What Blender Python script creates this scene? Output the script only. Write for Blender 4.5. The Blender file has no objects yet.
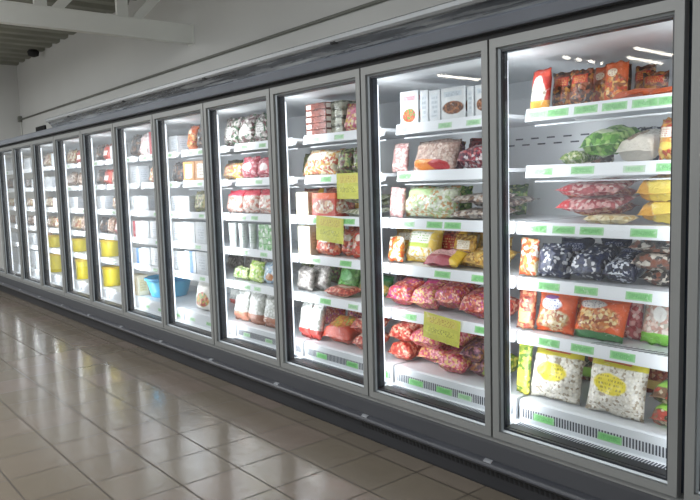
import bpy, bmesh, math, random
from mathutils import Vector, Matrix, Euler, noise
C = bpy.context.scene.collection
PI = math.pi
SC = bpy.context.scene
try: SC.view_settings.view_transform = 'Standard'
except Exception: pass
SC.view_settings.look = 'None'
SC.cycles.use_denoising = True
SC.cycles.max_bounces = 8
SC.cycles.transparent_max_bounces = 16
SC.cycles.sample_clamp_indirect = 3.0
SC.cycles.caustics_reflective = False; SC.cycles.caustics_refractive = False
SC.cycles.blur_glossy = 1.0

# ------------------------------------------------------------------ camera
Z0 = 0.25                       # height of the door bottoms over the floor
FPX = 697.0
RV = Vector((0.6371808522447808, 0.7701624680158966, -0.02916049369057164))
UV_ = Vector((-0.0563602013985304, 0.08429627669097203, 0.9948455485322114))
FV = Vector((-0.7686508239967821, 0.6322530431683996, -0.09711848522998057))
CAM = Vector((1.03176, -2.24074, 1.06497 + Z0))
cd = bpy.data.cameras.new('camera'); cam = bpy.data.objects.new('camera', cd); C.objects.link(cam)
cd.sensor_width = 36.0; cd.sensor_fit = 'HORIZONTAL'; cd.lens = FPX / 700 * 36
cd.clip_start = 0.05; cd.clip_end = 100
m = Matrix((RV, UV_, -FV)).transposed().to_4x4(); m.translation = CAM
cam.matrix_world = m
SC.camera = cam

def at(px, py, y=None, z=None):
    """the point of the place that the photo shows at (px, py), in the plane y=... or z=..."""
    d = FV + RV * ((px - 350) / FPX) - UV_ * ((py - 250) / FPX)
    t = (y - CAM.y) / d.y if y is not None else (z - CAM.z) / d.z
    return CAM + d * t

# ------------------------------------------------------------------ materials
def srgb(h):
    h = h.lstrip('#')
    v = [int(h[i:i + 2], 16) / 255 for i in (0, 2, 4)]
    return tuple((c / 12.92 if c <= .04045 else ((c + .055) / 1.055) ** 2.4) for c in v) + (1.0,)

class NT:
    def __init__(s, name):
        s.m = bpy.data.materials.new(name); s.m.use_nodes = True
        s.t = s.m.node_tree; s.t.nodes.clear()
        s.out = s.n('ShaderNodeOutputMaterial')
    def n(s, ty, **k):
        o = s.t.nodes.new(ty)
        for a, b in k.items(): setattr(o, a, b)
        return o
    def l(s, a, b): s.t.links.new(a, b)
    def setv(s, inp, v):
        if hasattr(v, 'is_output') or isinstance(v, bpy.types.NodeSocket): s.l(v, inp)
        else: inp.default_value = v
    def math(s, op, a, b=0.0, c=None, clamp=False):
        o = s.n('ShaderNodeMath', operation=op, use_clamp=clamp)
        s.setv(o.inputs[0], a); s.setv(o.inputs[1], b)
        if c is not None: s.setv(o.inputs[2], c)
        return o.outputs[0]
    def mix(s, f, a, b):
        o = s.n('ShaderNodeMix', data_type='RGBA')
        s.setv(o.inputs[0], f); s.setv(o.inputs[6], a); s.setv(o.inputs[7], b)
        return o.outputs[2]
    def ramp(s, f, stops, const=False):
        o = s.n('ShaderNodeValToRGB'); r = o.color_ramp
        if const: r.interpolation = 'CONSTANT'
        while len(r.elements) < len(stops): r.elements.new(0.5)
        for e, (p, c) in zip(r.elements, stops): e.position = p; e.color = c
        s.setv(o.inputs[0], f); return o.outputs[0]
    def noise(s, vec, scale, detail=2, rough=.5):
        o = s.n('ShaderNodeTexNoise'); s.l(vec, o.inputs['Vector'])
        o.inputs['Scale'].default_value = scale; o.inputs['Detail'].default_value = detail
        o.inputs['Roughness'].default_value = rough
        return o.outputs['Fac']
    def principled(s, col, rough=.5, metal=0.0, spec=.5, coat=0.0, normal=None, emis=None, es=0.0):
        p = s.n('ShaderNodeBsdfPrincipled')
        s.setv(p.inputs['Base Color'], col); s.setv(p.inputs['Roughness'], rough)
        s.setv(p.inputs['Metallic'], metal); s.setv(p.inputs['Specular IOR Level'], spec)
        s.setv(p.inputs['Coat Weight'], coat); p.inputs['Coat Roughness'].default_value = .15
        if normal is not None: s.l(normal, p.inputs['Normal'])
        if emis is not None:
            s.setv(p.inputs['Emission Color'], emis); p.inputs['Emission Strength'].default_value = es
        s.l(p.outputs[0], s.out.inputs[0]); return p
    def bump(s, h, st=.3, dist=.01):
        b = s.n('ShaderNodeBump'); b.inputs['Strength'].default_value = st; b.inputs['Distance'].default_value = dist
        s.l(h, b.inputs['Height']); return b.outputs[0]

def plain(name, hexc, rough=.5, metal=0.0, var=.06, scale=6.0, spec=.5, coat=0.0):
    """painted / plastic / metal surface with a slight mottling"""
    t = NT(name); tc = t.n('ShaderNodeTexCoord'); c = srgb(hexc)
    f = t.noise(tc.outputs['Object'], scale, 3)
    lo = tuple(x * (1 - var) for x in c[:3]) + (1,); hi = tuple(min(1, x * (1 + var)) for x in c[:3]) + (1,)
    t.principled(t.ramp(f, [(.3, lo), (.7, hi)]), rough, metal, spec, coat)
    return t.m

def emit(name, hexc, st):
    t = NT(name); tc = t.n('ShaderNodeTexCoord'); e = t.n('ShaderNodeEmission')
    e.inputs[0].default_value = srgb(hexc); e.inputs[1].default_value = st
    t.l(e.outputs[0], t.out.inputs[0]); return t.m

M = {}
M['alu'] = plain('grey_aluminium', '#7a7c7b', .45, .2, .05, 3)
M['alu_light'] = plain('light_aluminium', '#8d9498', .35, .3, .05, 3)
M['gasket'] = plain('black_gasket', '#1c2027', .45, 0, .1)
M['mullion'] = plain('dark_mullion', '#3a424e', .3, .2, .1)
M['liner'] = plain('white_liner', '#e4e7ea', .45, 0, .03, 2)
M['shelfw'] = plain('white_shelf_paint', '#dfe3e8', .4, 0, .03, 3)
M['rail'] = plain('white_price_rail', '#eceff4', .3, 0, .03, 5)
M['plinth'] = plain('charcoal_panel', '#26282d', .5, .0, .08, 3, .3)
M['kick'] = plain('charcoal_kick_panel', '#2e2f32', .6, .0, .08, 3, .3)
M['bumper'] = plain('grey_bumper', '#34363c', .36, .0, .08, 4)
M['clip'] = plain('bumper_joint_glint', '#85888d', .35, .2, .05)
M['black'] = plain('black_void', '#0b0c0e', .7)
M['slot'] = plain('grille_slot', '#4a4e58', .6)
M['wallp'] = plain('wall_paint', '#c8c9c7', .8, 0, .035, .8, .2)
M['steel'] = plain('painted_steel', '#dcded9', .6, 0, .04, 2)
M['conduit'] = plain('grey_conduit', '#74766f', .6, 0, .05)
M['tube'] = emit('led_tube', '#eef4ff', 2.2)
M['lamp'] = emit('fluorescent_tube', '#fff6e6', 30.0)

def canopy_mat():
    t = NT('brushed_dark_canopy'); tc = t.n('ShaderNodeTexCoord'); mp = t.n('ShaderNodeMapping')
    mp.inputs['Scale'].default_value = (1.1, 8, 26); t.l(tc.outputs['Object'], mp.inputs[0])
    f = t.noise(mp.outputs[0], 1.6, 4, .6)
    t.principled(t.ramp(f, [(.3, srgb('#3a4047')), (.5, srgb('#6a717a')), (.68, srgb('#a9b0b6'))]), t.math('MULTIPLY_ADD', f, .3, .12), .55)
    return t.m
M['canopy'] = canopy_mat()
M['fascia'] = plain('blue_grey_fascia', '#6f757f', .34, .2, .08, 3)
M['chrome'] = plain('bright_canopy_edge', '#8f9396', .42, .2, .06, 3)

def glass_mat():
    t = NT('door_glass'); fr = t.n('ShaderNodeFresnel'); fr.inputs[0].default_value = 1.5
    tr = t.n('ShaderNodeBsdfTransparent'); tr.inputs[0].default_value = (.955, .975, .97, 1)
    gl = t.n('ShaderNodeBsdfGlossy'); gl.inputs['Roughness'].default_value = .02
    mx = t.n('ShaderNodeMixShader')
    t.l(t.math('MULTIPLY', fr.outputs[0], 1.35, clamp=True), mx.inputs[0])
    t.l(tr.outputs[0], mx.inputs[1]); t.l(gl.outputs[0], mx.inputs[2]); t.l(mx.outputs[0], t.out.inputs[0])
    return t.m
M['glass'] = glass_mat()

def floor_mat():
    t = NT('polished_floor_tile'); tc = t.n('ShaderNodeTexCoord')
    sp = t.n('ShaderNodeSeparateXYZ'); t.l(tc.outputs['Object'], sp.inputs[0])
    TX, TY = .305, .283
    gx = t.math('DIVIDE', t.math('ADD', sp.outputs[0], 2.668 + TX * 100), TX)
    gy = t.math('DIVIDE', t.math('ADD', sp.outputs[1], .950 + TY * 100), TY)
    def edge(g, w):
        fr = t.math('FRACT', g); d = t.math('MINIMUM', fr, t.math('SUBTRACT', 1.0, fr))
        return t.math('LESS_THAN', d, w)
    gr = t.math('MAXIMUM', edge(gx, .014), edge(gy, .015))
    cb = t.n('ShaderNodeCombineXYZ'); t.l(t.math('FLOOR', gx), cb.inputs[0]); t.l(t.math('FLOOR', gy), cb.inputs[1])
    wn = t.n('ShaderNodeTexWhiteNoise'); wn.noise_dimensions = '3D'; t.l(cb.outputs[0], wn.inputs[0])
    base = t.ramp(wn.outputs[0], [(0, srgb('#6f675b')), (.4, srgb('#746c60')), (.75, srgb('#786f64')), (1, srgb('#7c7068'))])
    f = t.noise(tc.outputs['Object'], 9, 4)
    col = t.mix(t.math('MULTIPLY', f, .35), base, srgb('#625b53'))
    col = t.mix(gr, col, srgb('#453e36'))
    f2 = t.noise(tc.outputs['Object'], 4, 2)
    rough = t.math('MULTIPLY_ADD', f2, .10, .11)
    rough = t.math('MAXIMUM', rough, t.math('MULTIPLY', gr, .6))
    t.principled(col, rough, 0, .5, normal=t.bump(t.math('SUBTRACT', t.math('MULTIPLY', f2, .25), gr), .12, .002))
    return t.m
M['floor'] = floor_mat()

def deck_mat():
    t = NT('corrugated_roof_deck'); tc = t.n('ShaderNodeTexCoord')
    f = t.noise(tc.outputs['Object'], 2, 3)
    t.principled(t.ramp(f, [(.3, srgb('#82837a')), (.7, srgb('#94958b'))]), .7, .1, .2)
    return t.m
M['deck'] = deck_mat()

_packs = {}
def pack(key, base, cont=None, scale=70.0, cmask=None, band=None, label=None, label2=None, rough=.28, mixc=1.0):
    """printed / clear film. cont: 2-4 content colours shown as lumps; cmask: (u,v,ru,rv) oval window for them (None = all over);
    band: (colour, v0, v1); label: (colour, u, v, ru, rv, shape 'r'|'o')"""
    if key in _packs: return _packs[key]
    t = NT('film_' + key); uv = t.n('ShaderNodeTexCoord'); oi = t.n('ShaderNodeObjectInfo')
    sp = t.n('ShaderNodeSeparateXYZ'); t.l(uv.outputs['UV'], sp.inputs[0]); U, V = sp.outputs[0], sp.outputs[1]
    va = t.n('ShaderNodeVectorMath', operation='ADD'); t.l(uv.outputs['Object'], va.inputs[0])
    cx = t.n('ShaderNodeCombineXYZ'); r10 = t.math('MULTIPLY', oi.outputs['Random'], 7.0)
    for k in range(3): t.l(r10, cx.inputs[k])
    t.l(cx.outputs[0], va.inputs[1]); P = va.outputs[0]
    wob = t.noise(P, 25, 2)
    def mask(u, v, ru, rv, shape):
        du = t.math('DIVIDE', t.math('ABSOLUTE', t.math('SUBTRACT', U, u)), ru)
        dv = t.math('DIVIDE', t.math('ABSOLUTE', t.math('SUBTRACT', V, v)), rv)
        if shape == 'r': d = t.math('MAXIMUM', du, dv)
        else: d = t.math('SQRT', t.math('ADD', t.math('MULTIPLY', du, du), t.math('MULTIPLY', dv, dv)))
        d = t.math('ADD', d, t.math('MULTIPLY', t.math('SUBTRACT', wob, .5), .35))
        mr = t.n('ShaderNodeMapRange'); mr.inputs[1].default_value = 1.08; mr.inputs[2].default_value = .94
        t.l(d, mr.inputs[0]); return mr.outputs[0]
    col = srgb(base)
    n1 = t.noise(P, 14, 3)
    b = srgb(base); col = t.ramp(n1, [(.25, tuple(x * .78 for x in b[:3]) + (1,)), (.7, b)])
    hgt = n1
    if cont:
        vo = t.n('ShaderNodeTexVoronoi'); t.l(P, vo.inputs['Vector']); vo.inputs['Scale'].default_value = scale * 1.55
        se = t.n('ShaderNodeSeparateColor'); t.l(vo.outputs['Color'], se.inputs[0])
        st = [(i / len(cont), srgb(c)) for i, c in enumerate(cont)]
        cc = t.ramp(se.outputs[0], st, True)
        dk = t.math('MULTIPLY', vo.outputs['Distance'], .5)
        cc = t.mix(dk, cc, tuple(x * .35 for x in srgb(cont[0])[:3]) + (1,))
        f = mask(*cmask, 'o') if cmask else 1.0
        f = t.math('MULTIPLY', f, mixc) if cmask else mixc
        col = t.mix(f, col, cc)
    def text(c, u, v, ru, rv):
        # uneven dashes in rows, like small print
        tx = t.n('ShaderNodeCombineXYZ'); t.l(t.math('MULTIPLY', U, 34), tx.inputs[0])
        rows = t.math('MULTIPLY', V, 5.0 / rv / 2); t.l(t.math('FLOOR', rows), tx.inputs[1])
        nn = t.noise(tx.outputs[0], 1.0, 0)
        on = t.math('GREATER_THAN', nn, .5); gap = t.math('LESS_THAN', t.math('FRACT', rows), .55)
        return t.math('MULTIPLY', t.math('MULTIPLY', on, gap), mask(u, v, ru * .8, rv * .8, 'r'))
    if band:
        bc, v0, v1 = band
        mk = mask(.5, (v0 + v1) / 2, 2.0, (v1 - v0) / 2, 'r')
        col = t.mix(mk, col, srgb(bc))
    for lb in (label, label2):
        if lb:
            lc, u, v, ru, rv, sh = lb[:6]
            col = t.mix(mask(u, v, ru, rv, sh), col, srgb(lc))
            if len(lb) > 6: col = t.mix(t.math('MULTIPLY', text(None, u, v, ru, rv), .85), col, srgb(lb[6]))
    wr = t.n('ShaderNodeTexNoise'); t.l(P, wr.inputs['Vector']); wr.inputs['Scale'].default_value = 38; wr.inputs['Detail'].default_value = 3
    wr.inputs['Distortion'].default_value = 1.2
    # glints on the film creases, painted into the colour as white
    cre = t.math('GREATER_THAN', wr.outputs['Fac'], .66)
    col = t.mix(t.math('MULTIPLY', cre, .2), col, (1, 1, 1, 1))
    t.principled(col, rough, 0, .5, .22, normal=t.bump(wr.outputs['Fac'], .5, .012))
    _packs[key] = t.m
    return t.m

# ------------------------------------------------------------------ mesh helpers
def link(name, me, mat, parent=None):
    o = bpy.data.objects.new(name, me); C.objects.link(o)
    if mat is not None and len(me.materials) == 0:
        for mm in (mat if isinstance(mat, (list, tuple)) else [mat]): me.materials.append(mm)
    if parent is not None: o.parent = parent
    return o
def obj(name, bm, mat, parent=None, smooth=False):
    me = bpy.data.meshes.new(name); bm.normal_update(); bm.to_mesh(me); bm.free()
    if smooth:
        for p in me.polygons: p.use_smooth = True
    return link(name, me, mat, parent)
def tag(o, label=None, cat=None, group=None, kind=None):
    for k, v in (('label', label), ('category', cat), ('group', group), ('kind', kind)):
        if v: o[k] = v
    return o
def empty(name, loc=(0, 0, 0)):
    o = bpy.data.objects.new(name, None); o.empty_display_size = .05; C.objects.link(o); o.location = loc; return o
def bx(bm, x0, x1, y0, y1, z0, z1, bev=0.0, mi=0):
    r = bmesh.ops.create_cube(bm, size=1.0); vs = r['verts']
    for v in vs: v.co = Vector((x0 + (v.co.x + .5) * (x1 - x0), y0 + (v.co.y + .5) * (y1 - y0), z0 + (v.co.z + .5) * (z1 - z0)))
    fs = set(f for v in vs for f in v.link_faces)
    for f in fs: f.material_index = mi
    if bev > 0:
        es = list(set(e for v in vs for e in v.link_edges))
        bmesh.ops.bevel(bm, geom=es, offset=bev, segments=2, affect='EDGES', profile=.5)
    return bm
def box(*a, **k): return bx(bmesh.new(), *a, **k)
def prism_x(bm, prof, x0, x1):
    """closed profile of (y, z) swept along x"""
    a = [bm.verts.new((x0, y, z)) for y, z in prof]; b = [bm.verts.new((x1, y, z)) for y, z in prof]
    n = len(prof)
    for i in range(n): bm.faces.new((a[i], a[(i + 1) % n], b[(i + 1) % n], b[i]))
    bm.faces.new(a[::-1]); bm.faces.new(b)
    bmesh.ops.recalc_face_normals(bm, faces=bm.faces); return bm
def ring_xz(bm, X0, X1, Z0_, Z1, x0, x1, z0, z1, ya, yb, yi=None):
    """picture-frame ring: outer rectangle X/Z, inner x/z, front at ya, back yb; yi = depth of the inner front lip"""
    yi = ya if yi is None else yi
    def rect(a, b, c, d, y): return [bm.verts.new(p) for p in ((a, y, c), (b, y, c), (b, y, d), (a, y, d))]
    of, inf, ob, ib = rect(X0, X1, Z0_, Z1, ya), rect(x0, x1, z0, z1, yi), rect(X0, X1, Z0_, Z1, yb), rect(x0, x1, z0, z1, yb)
    for i in range(4):
        j = (i + 1) % 4
        for q in ((of[i], of[j], inf[j], inf[i]), (ob[j], ob[i], ib[i], ib[j]), (of[j], of[i], ob[i], ob[j]), (inf[i], inf[j], ib[j], ib[i])):
            bm.faces.new(q)
    bmesh.ops.recalc_face_normals(bm, faces=bm.faces); return bm
def lathe(bm, prof, seg=20, uvs=True):
    rings = []
    for r, z in prof:
        rings.append([bm.verts.new((r * math.cos(2 * PI * i / seg), r * math.sin(2 * PI * i / seg), z)) for i in range(seg)])
    for a, b in zip(rings, rings[1:]):
        for i in range(seg): bm.faces.new((a[i], a[(i + 1) % seg], b[(i + 1) % seg], b[i]))
    bm.faces.new(rings[0][::-1]); bm.faces.new(rings[-1])
    uv = bm.loops.layers.uv.new('UVMap'); zs = [z for _, z in prof]; lo, hi = min(zs), max(zs)
    for f in bm.faces:
        for l in f.loops:
            l[uv].uv = ((math.atan2(l.vert.co.x, -l.vert.co.y) / PI + 1) / 2, (l.vert.co.z - lo) / (hi - lo + 1e-9))
    return bm

def bag_mesh(w, h, d, seed=0, lump=.5, nu=13, nv=15, sag=0.0, plump=.55):
    """pillow pack: width x, height z (base at 0), thickness y; sealed flat ends, creased faces"""
    rnd = random.Random(seed); off = Vector((rnd.uniform(-50, 50), rnd.uniform(-50, 50), rnd.uniform(-50, 50)))
    bm = bmesh.new(); uv = bm.loops.layers.uv.new('UVMap')
    G = [[], []]; data = {}
    for side in (0, 1):
        for j in range(nv + 1):
            v = j / nv; row = []
            for i in range(nu + 1):
                u = i / nu
                if side == 1 and (i in (0, nu) or j in (0, nv)):
                    row.append(G[0][j][i]); continue
                a = 2 * u - 1
                seal = min(1, max(0, (v - .05) / .12)) * min(1, max(0, (.94 - v) / .14))
                seal = seal * seal * (3 - 2 * seal)
                pu = max(0, 1 - abs(a) ** 2.6) ** plump
                low = 1.15 - .35 * v
                th = d / 2 * pu * seal * low
                pinch = 1 - .05 * math.sin(PI * v) * (1 - .5 * lump) - .02
                x = a * w / 2 * pinch
                z = v * h
                sgn = -1 if side == 0 else 1
                nz = noise.noise(Vector((x * 22, z * 22, sgn * 5)) + off) * .5 + noise.noise(Vector((x * 50, z * 50, sgn * 9)) + off) * .3
                th = max(.0012 * (1 if side == 0 else .4), th * (1 + lump * nz))
                y = sgn * th + .012 * noise.noise(Vector((x * 9, z * 9, 0)) + off) * (1 - seal) * 1.2
                z += .010 * noise.noise(Vector((a * 2.2, 3.1, 0)) + off) * (1 if v > .9 or v < .1 else .3)
                y += sag * (v ** 2) * h
                vert = bm.verts.new((x, y, z)); data[vert] = (u, v); row.append(vert)
            G[side].append(row)
    for side in (0, 1):
        for j in range(nv):
            for i in range(nu):
                q = [G[side][j][i], G[side][j][i + 1], G[side][j + 1][i + 1], G[side][j + 1][i]]
                if side == 1: q = q[::-1]
                try: f = bm.faces.new(q)
                except ValueError: continue
                for l in f.loops: l[uv].uv = data[l.vert]
                f.smooth = True
    zmin = min(v.co.z for v in bm.verts)
    for v in bm.verts: v.co.z -= zmin
    return bm

def carton_bm(w, h, d, bev=.0025):
    bm = box(-w / 2, w / 2, 0, d, 0, h, bev=bev); uv = bm.loops.layers.uv.new('UVMap')
    for f in bm.faces:
        n = f.normal
        for l in f.loops:
            c = l.vert.co
            if abs(n.x) > .7: l[uv].uv = (c.y / d, c.z / h)
            elif abs(n.z) > .7: l[uv].uv = (c.x / w + .5, c.y / d)
            else: l[uv].uv = (c.x / w + .5, c.z / h)
    return bm

# ------------------------------------------------------------------ the room shell
XL, YB, ZC = -11.1, .95, 3.32     # left wall, back wall, ceiling
XR, YF = 9.0, -13.0
def struct(name, bm, mat, parent=None):
    o = obj(name, bm, mat, parent)
    if parent is None: o['kind'] = 'structure'
    return o
struct('floor', box(XL, XR, YF, YB, -.1, 0), M['floor'])
struct('wall_back', box(XL - .12, XR, YB, YB + .12, 0, ZC + .12), M['wallp'])
struct('wall_left', box(XL - .12, XL, YF, YB, 0, ZC + .12), M['wallp'])
# corrugated deck: trapezoid ribs running away from the back wall
bm = bmesh.new(); pitch = .34; x = XL; prof = []
while x < XR:
    for dx, z in ((0, 0), (.13, 0), (.16, .045), (.31, .045)): prof.append((min(x + dx, XR), z))
    x += pitch
prof.append((XR, 0))
bot = [bm.verts.new((x, YB, ZC + z)) for x, z in prof]; bot2 = [bm.verts.new((x, YF, ZC + z)) for x, z in prof]
top = [bm.verts.new((x, YB, ZC + .14)) for x, z in prof]; top2 = [bm.verts.new((x, YF, ZC + .14)) for x, z in prof]
for i in range(len(prof) - 1):
    bm.faces.new((bot[i], bot[i + 1], bot2[i + 1], bot2[i])); bm.faces.new((top[i + 1], top[i], top2[i], top2[i + 1]))
struct('ceiling', bm, M['deck'])

# roof truss that meets the back wall
XT = -5.08
tr = empty('roof_truss', (XT, YB, 0))
tag(tr, 'pale grey painted steel roof truss meeting the wall above the freezers', 'roof truss')
zb0, zb1 = 2.41 + Z0, 2.575 + Z0
def part(name, bm, mat, parent, smooth=False):
    """mesh given in place coordinates, hung under its thing"""
    bmesh.ops.translate(bm, verts=bm.verts, vec=-parent.location)
    return obj(name, bm, mat, parent, smooth)
def channel(y0, y1, z0, z1):
    bm = bmesh.new(); w = .07
    bx(bm, XT - .006, XT + .006, y0, y1, z0, z1); bx(bm, XT - w, XT + .012, y0, y1, z0 - .002, z0 + .010); bx(bm, XT - w, XT + .012, y0, y1, z1 - .010, z1 + .002)
    return bm
part('bottom_chord', channel(YF + 1, YB - .005, zb0, zb1), M['steel'], tr)
part('top_chord', channel(YF + 1, YB - .005, ZC - .17, ZC - .02), M['steel'], tr)
part('end_plate', box(XT - .09, XT + .02, YB - .014, YB - .001, zb0 - .012, zb1 + .012), M['steel'], tr)
def strut(ya, za, yb, zb, w):
    bm = bmesh.new(); L = math.hypot(yb - ya, zb - za); bx(bm, XT - .05, XT - .012, 0, L, -w / 2, w / 2)
    bmesh.ops.rotate(bm, verts=bm.verts, cent=(XT, 0, 0), matrix=Matrix.Rotation(math.atan2(zb - za, yb - ya), 3, 'X'))
    bmesh.ops.translate(bm, verts=bm.verts, vec=(0, ya, za)); return bm
yv = .28
while yv > -9:
    part('web_post', strut(yv, zb1 - .01, yv, ZC - .1, .10), M['steel'], tr)
    part('web_brace', strut(yv + .12, zb1 - .01, yv + .50, ZC - .1, .075), M['steel'], tr)
    yv -= .69

# conduit along the back wall, its drop and small box
zc = 2.235 + Z0
co = empty('wall_conduit', (-6, YB - .012, zc)); tag(co, 'thin grey conduit run along the wall above the freezers', 'conduit')
def tube(bm, a, b, r, seg=8):
    a, b = Vector(a), Vector(b); d = (b - a); L = d.length; q = d.to_track_quat('Z', 'Y').to_matrix()
    rs = []
    for P in (a, b): rs.append([bm.verts.new(P + q @ Vector((r * math.cos(2 * PI * i / seg), r * math.sin(2 * PI * i / seg), 0))) for i in range(seg)])
    for i in range(seg): bm.faces.new((rs[0][i], rs[0][(i + 1) % seg], rs[1][(i + 1) % seg], rs[1][i]))
    bm.faces.new(rs[0][::-1]); bm.faces.new(rs[1]); return bm
part('long_run', tube(bmesh.new(), (XL + .02, YB - .014, zc - .02), (XR, YB - .014, zc + .04), .013), M['conduit'], co, True)
part('junction_box', box(XL + .02, XL + .10, YB - .05, YB - .001, zc - .06, zc + .03, bev=.004), M['conduit'], co)
part('drop', tube(bmesh.new(), (XL + .06, YB - .014, zc - .05), (XL + .06, YB - .014, 1.9), .010), M['steel'], co, True)
p = at(42, 129, y=YB)
o = obj('wall_vent', box(p.x - .22, p.x + .22, YB - .03, YB - .001, p.z - .045, p.z + .04, bev=.004), M['black'])
tag(o, 'small black slot plate on the wall above the far freezers', 'vent')
p = at(33, 50, z=ZC)
o = obj('ceiling_speaker', lathe(bmesh.new(), [(.02, -.10), (.07, -.08), (.08, -.03), (.06, 0)], 14), M['black'], None, True); o.location = (p.x, p.y, ZC + .001)
tag(o, 'small black fitting under the corrugated ceiling near the wall corner', 'ceiling fitting')

# ceiling lamps further back in the hall (seen as reflections in the glass), one thing each
def lamp(x, y):
    r = empty('ceiling_lamp', (x, y, ZC)); L = .6
    part('housing', box(x - .07, x + .07, y - L, y + L, ZC - .10, ZC - .05, bev=.006), M['steel'], r)
    part('hanger', tube(bmesh.new(), (x, y, ZC - .06), (x, y, ZC + .05), .008), M['steel'], r)
    part('lamp_tube', tube(bmesh.new(), (x, y - L + .03, ZC - .115), (x, y + L - .03, ZC - .115), .022, 10), M['lamp'], r, True)
    tag(r, 'white fluorescent batten hanging under the corrugated ceiling', 'ceiling lamp', 'fluorescent ceiling battens')
for x, y in ((-4.5, -8.6), (-5.0, -9.3), (-5.55, -8.3), (-7.9, -7.9), (-4.6, -10.4), (-2.2, -4.4), (.6, -4.4), (3.4, -4.4), (-2.2, -7.0), (.6, -7.2), (3.4, -7.2), (-8.2, -4.6), (-10, -4.6), (6.5, -5.5)):
    lamp(x, y)
# ------------------------------------------------------------------ freezer run
JX = [.012, -.764, -1.538, -2.325, -3.114, -3.901, -4.683, -5.464, -6.242, -7.021, -7.8, -8.579, -9.36]
JX = [.80] + JX                       # cabinet b lies between JX[b+1] (left) and JX[b] (right)
NB = 13
DH = 1.602                            # door height
SZ = [1.34, 1.11, .88, .65, .42, .125] # price rail tops over the door bottom; the last is the deck
SY = [.185, .185, .14, .14, .14, .14]
YBK = .78
def W(z): return Z0 + z
CAB = ['tall glass-door freezer cabinet, cut off at the right edge of the photo',
 'tall glass-door freezer cabinet holding the two big mushroom bags',
 'tall glass-door freezer cabinet with white cartons up top and one yellow card',
 'tall glass-door freezer cabinet with two yellow price cards on its shelves',
 'fourth full-width freezer cabinet from the right, clear bags on its deck',
 'fifth full-width freezer cabinet from the right, blue bucket beside a fruit-printed bag',
 'sixth full-width freezer cabinet from the right, beige carton left of the blue bucket',
 'freezer cabinet with yellow tubs, just beyond the two showing a blue bucket',
 'middle one of the three freezer cabinets with yellow tubs',
 'freezer cabinet with yellow tubs, farthest of its three',
 'narrow-looking freezer cabinet just beyond the three with yellow tubs',
 'second freezer cabinet beyond the three with yellow tubs',
 'farthest freezer cabinet, at the left edge of the photo']
M['tag'] = pack('green_price_tag', '#a5dca2', label=('#7fca7c', .5, .5, .42, .36, 'r', '#3f9348'))
M['tag2'] = pack('pale_price_tag', '#cfe6d0', label=('#a5d4a4', .5, .5, .40, .36, 'r', '#6a9a70'))

def uvquad(w, h, th=.0012):
    bm = box(-w / 2, w / 2, -th, 0, 0, h); uv = bm.loops.layers.uv.new('UVMap')
    for f in bm.faces:
        for l in f.loops: l[uv].uv = (l.vert.co.x / w + .5, l.vert.co.z / h)
    return bm
_t = obj('price_tag', uvquad(.10, .030), M['tag']); TAGME = _t.data
_t2 = obj('price_tag', uvquad(.085, .026), M['tag2']); TAGME2 = _t2.data
bpy.data.objects.remove(_t); bpy.data.objects.remove(_t2)
TAGS = {1: [(.08, .23, .42, .60, .78, .95), (.12, .40, .72, .97), (.12, .29, .45, .72, .95), (.2, .42, .7, .95), (.2, .40, .62, .97), (.16, .55)],
        2: [(.06, .50, .76), (.07, .95), (.17, .40, .55, .87), (.46, .76), (.10, .16, .40, .78), (.20, .45, .62)],
        3: [(.18, .5, .8), (.3,), (.1, .25, .6), (.2, .55, .9), (.3, .62, .92), (.22, .58, .9)]}

def seg_light(name, loc, size_x, size_y, rot, power, col=(.93, .97, 1)):
    ld = bpy.data.lights.new(name, 'AREA'); ld.shape = 'RECTANGLE'; ld.size = size_x; ld.size_y = size_y
    ld.energy = power; ld.color = col
    o = bpy.data.objects.new(name, ld); C.objects.link(o); o.location = loc; o.rotation_euler = rot; return o

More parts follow.
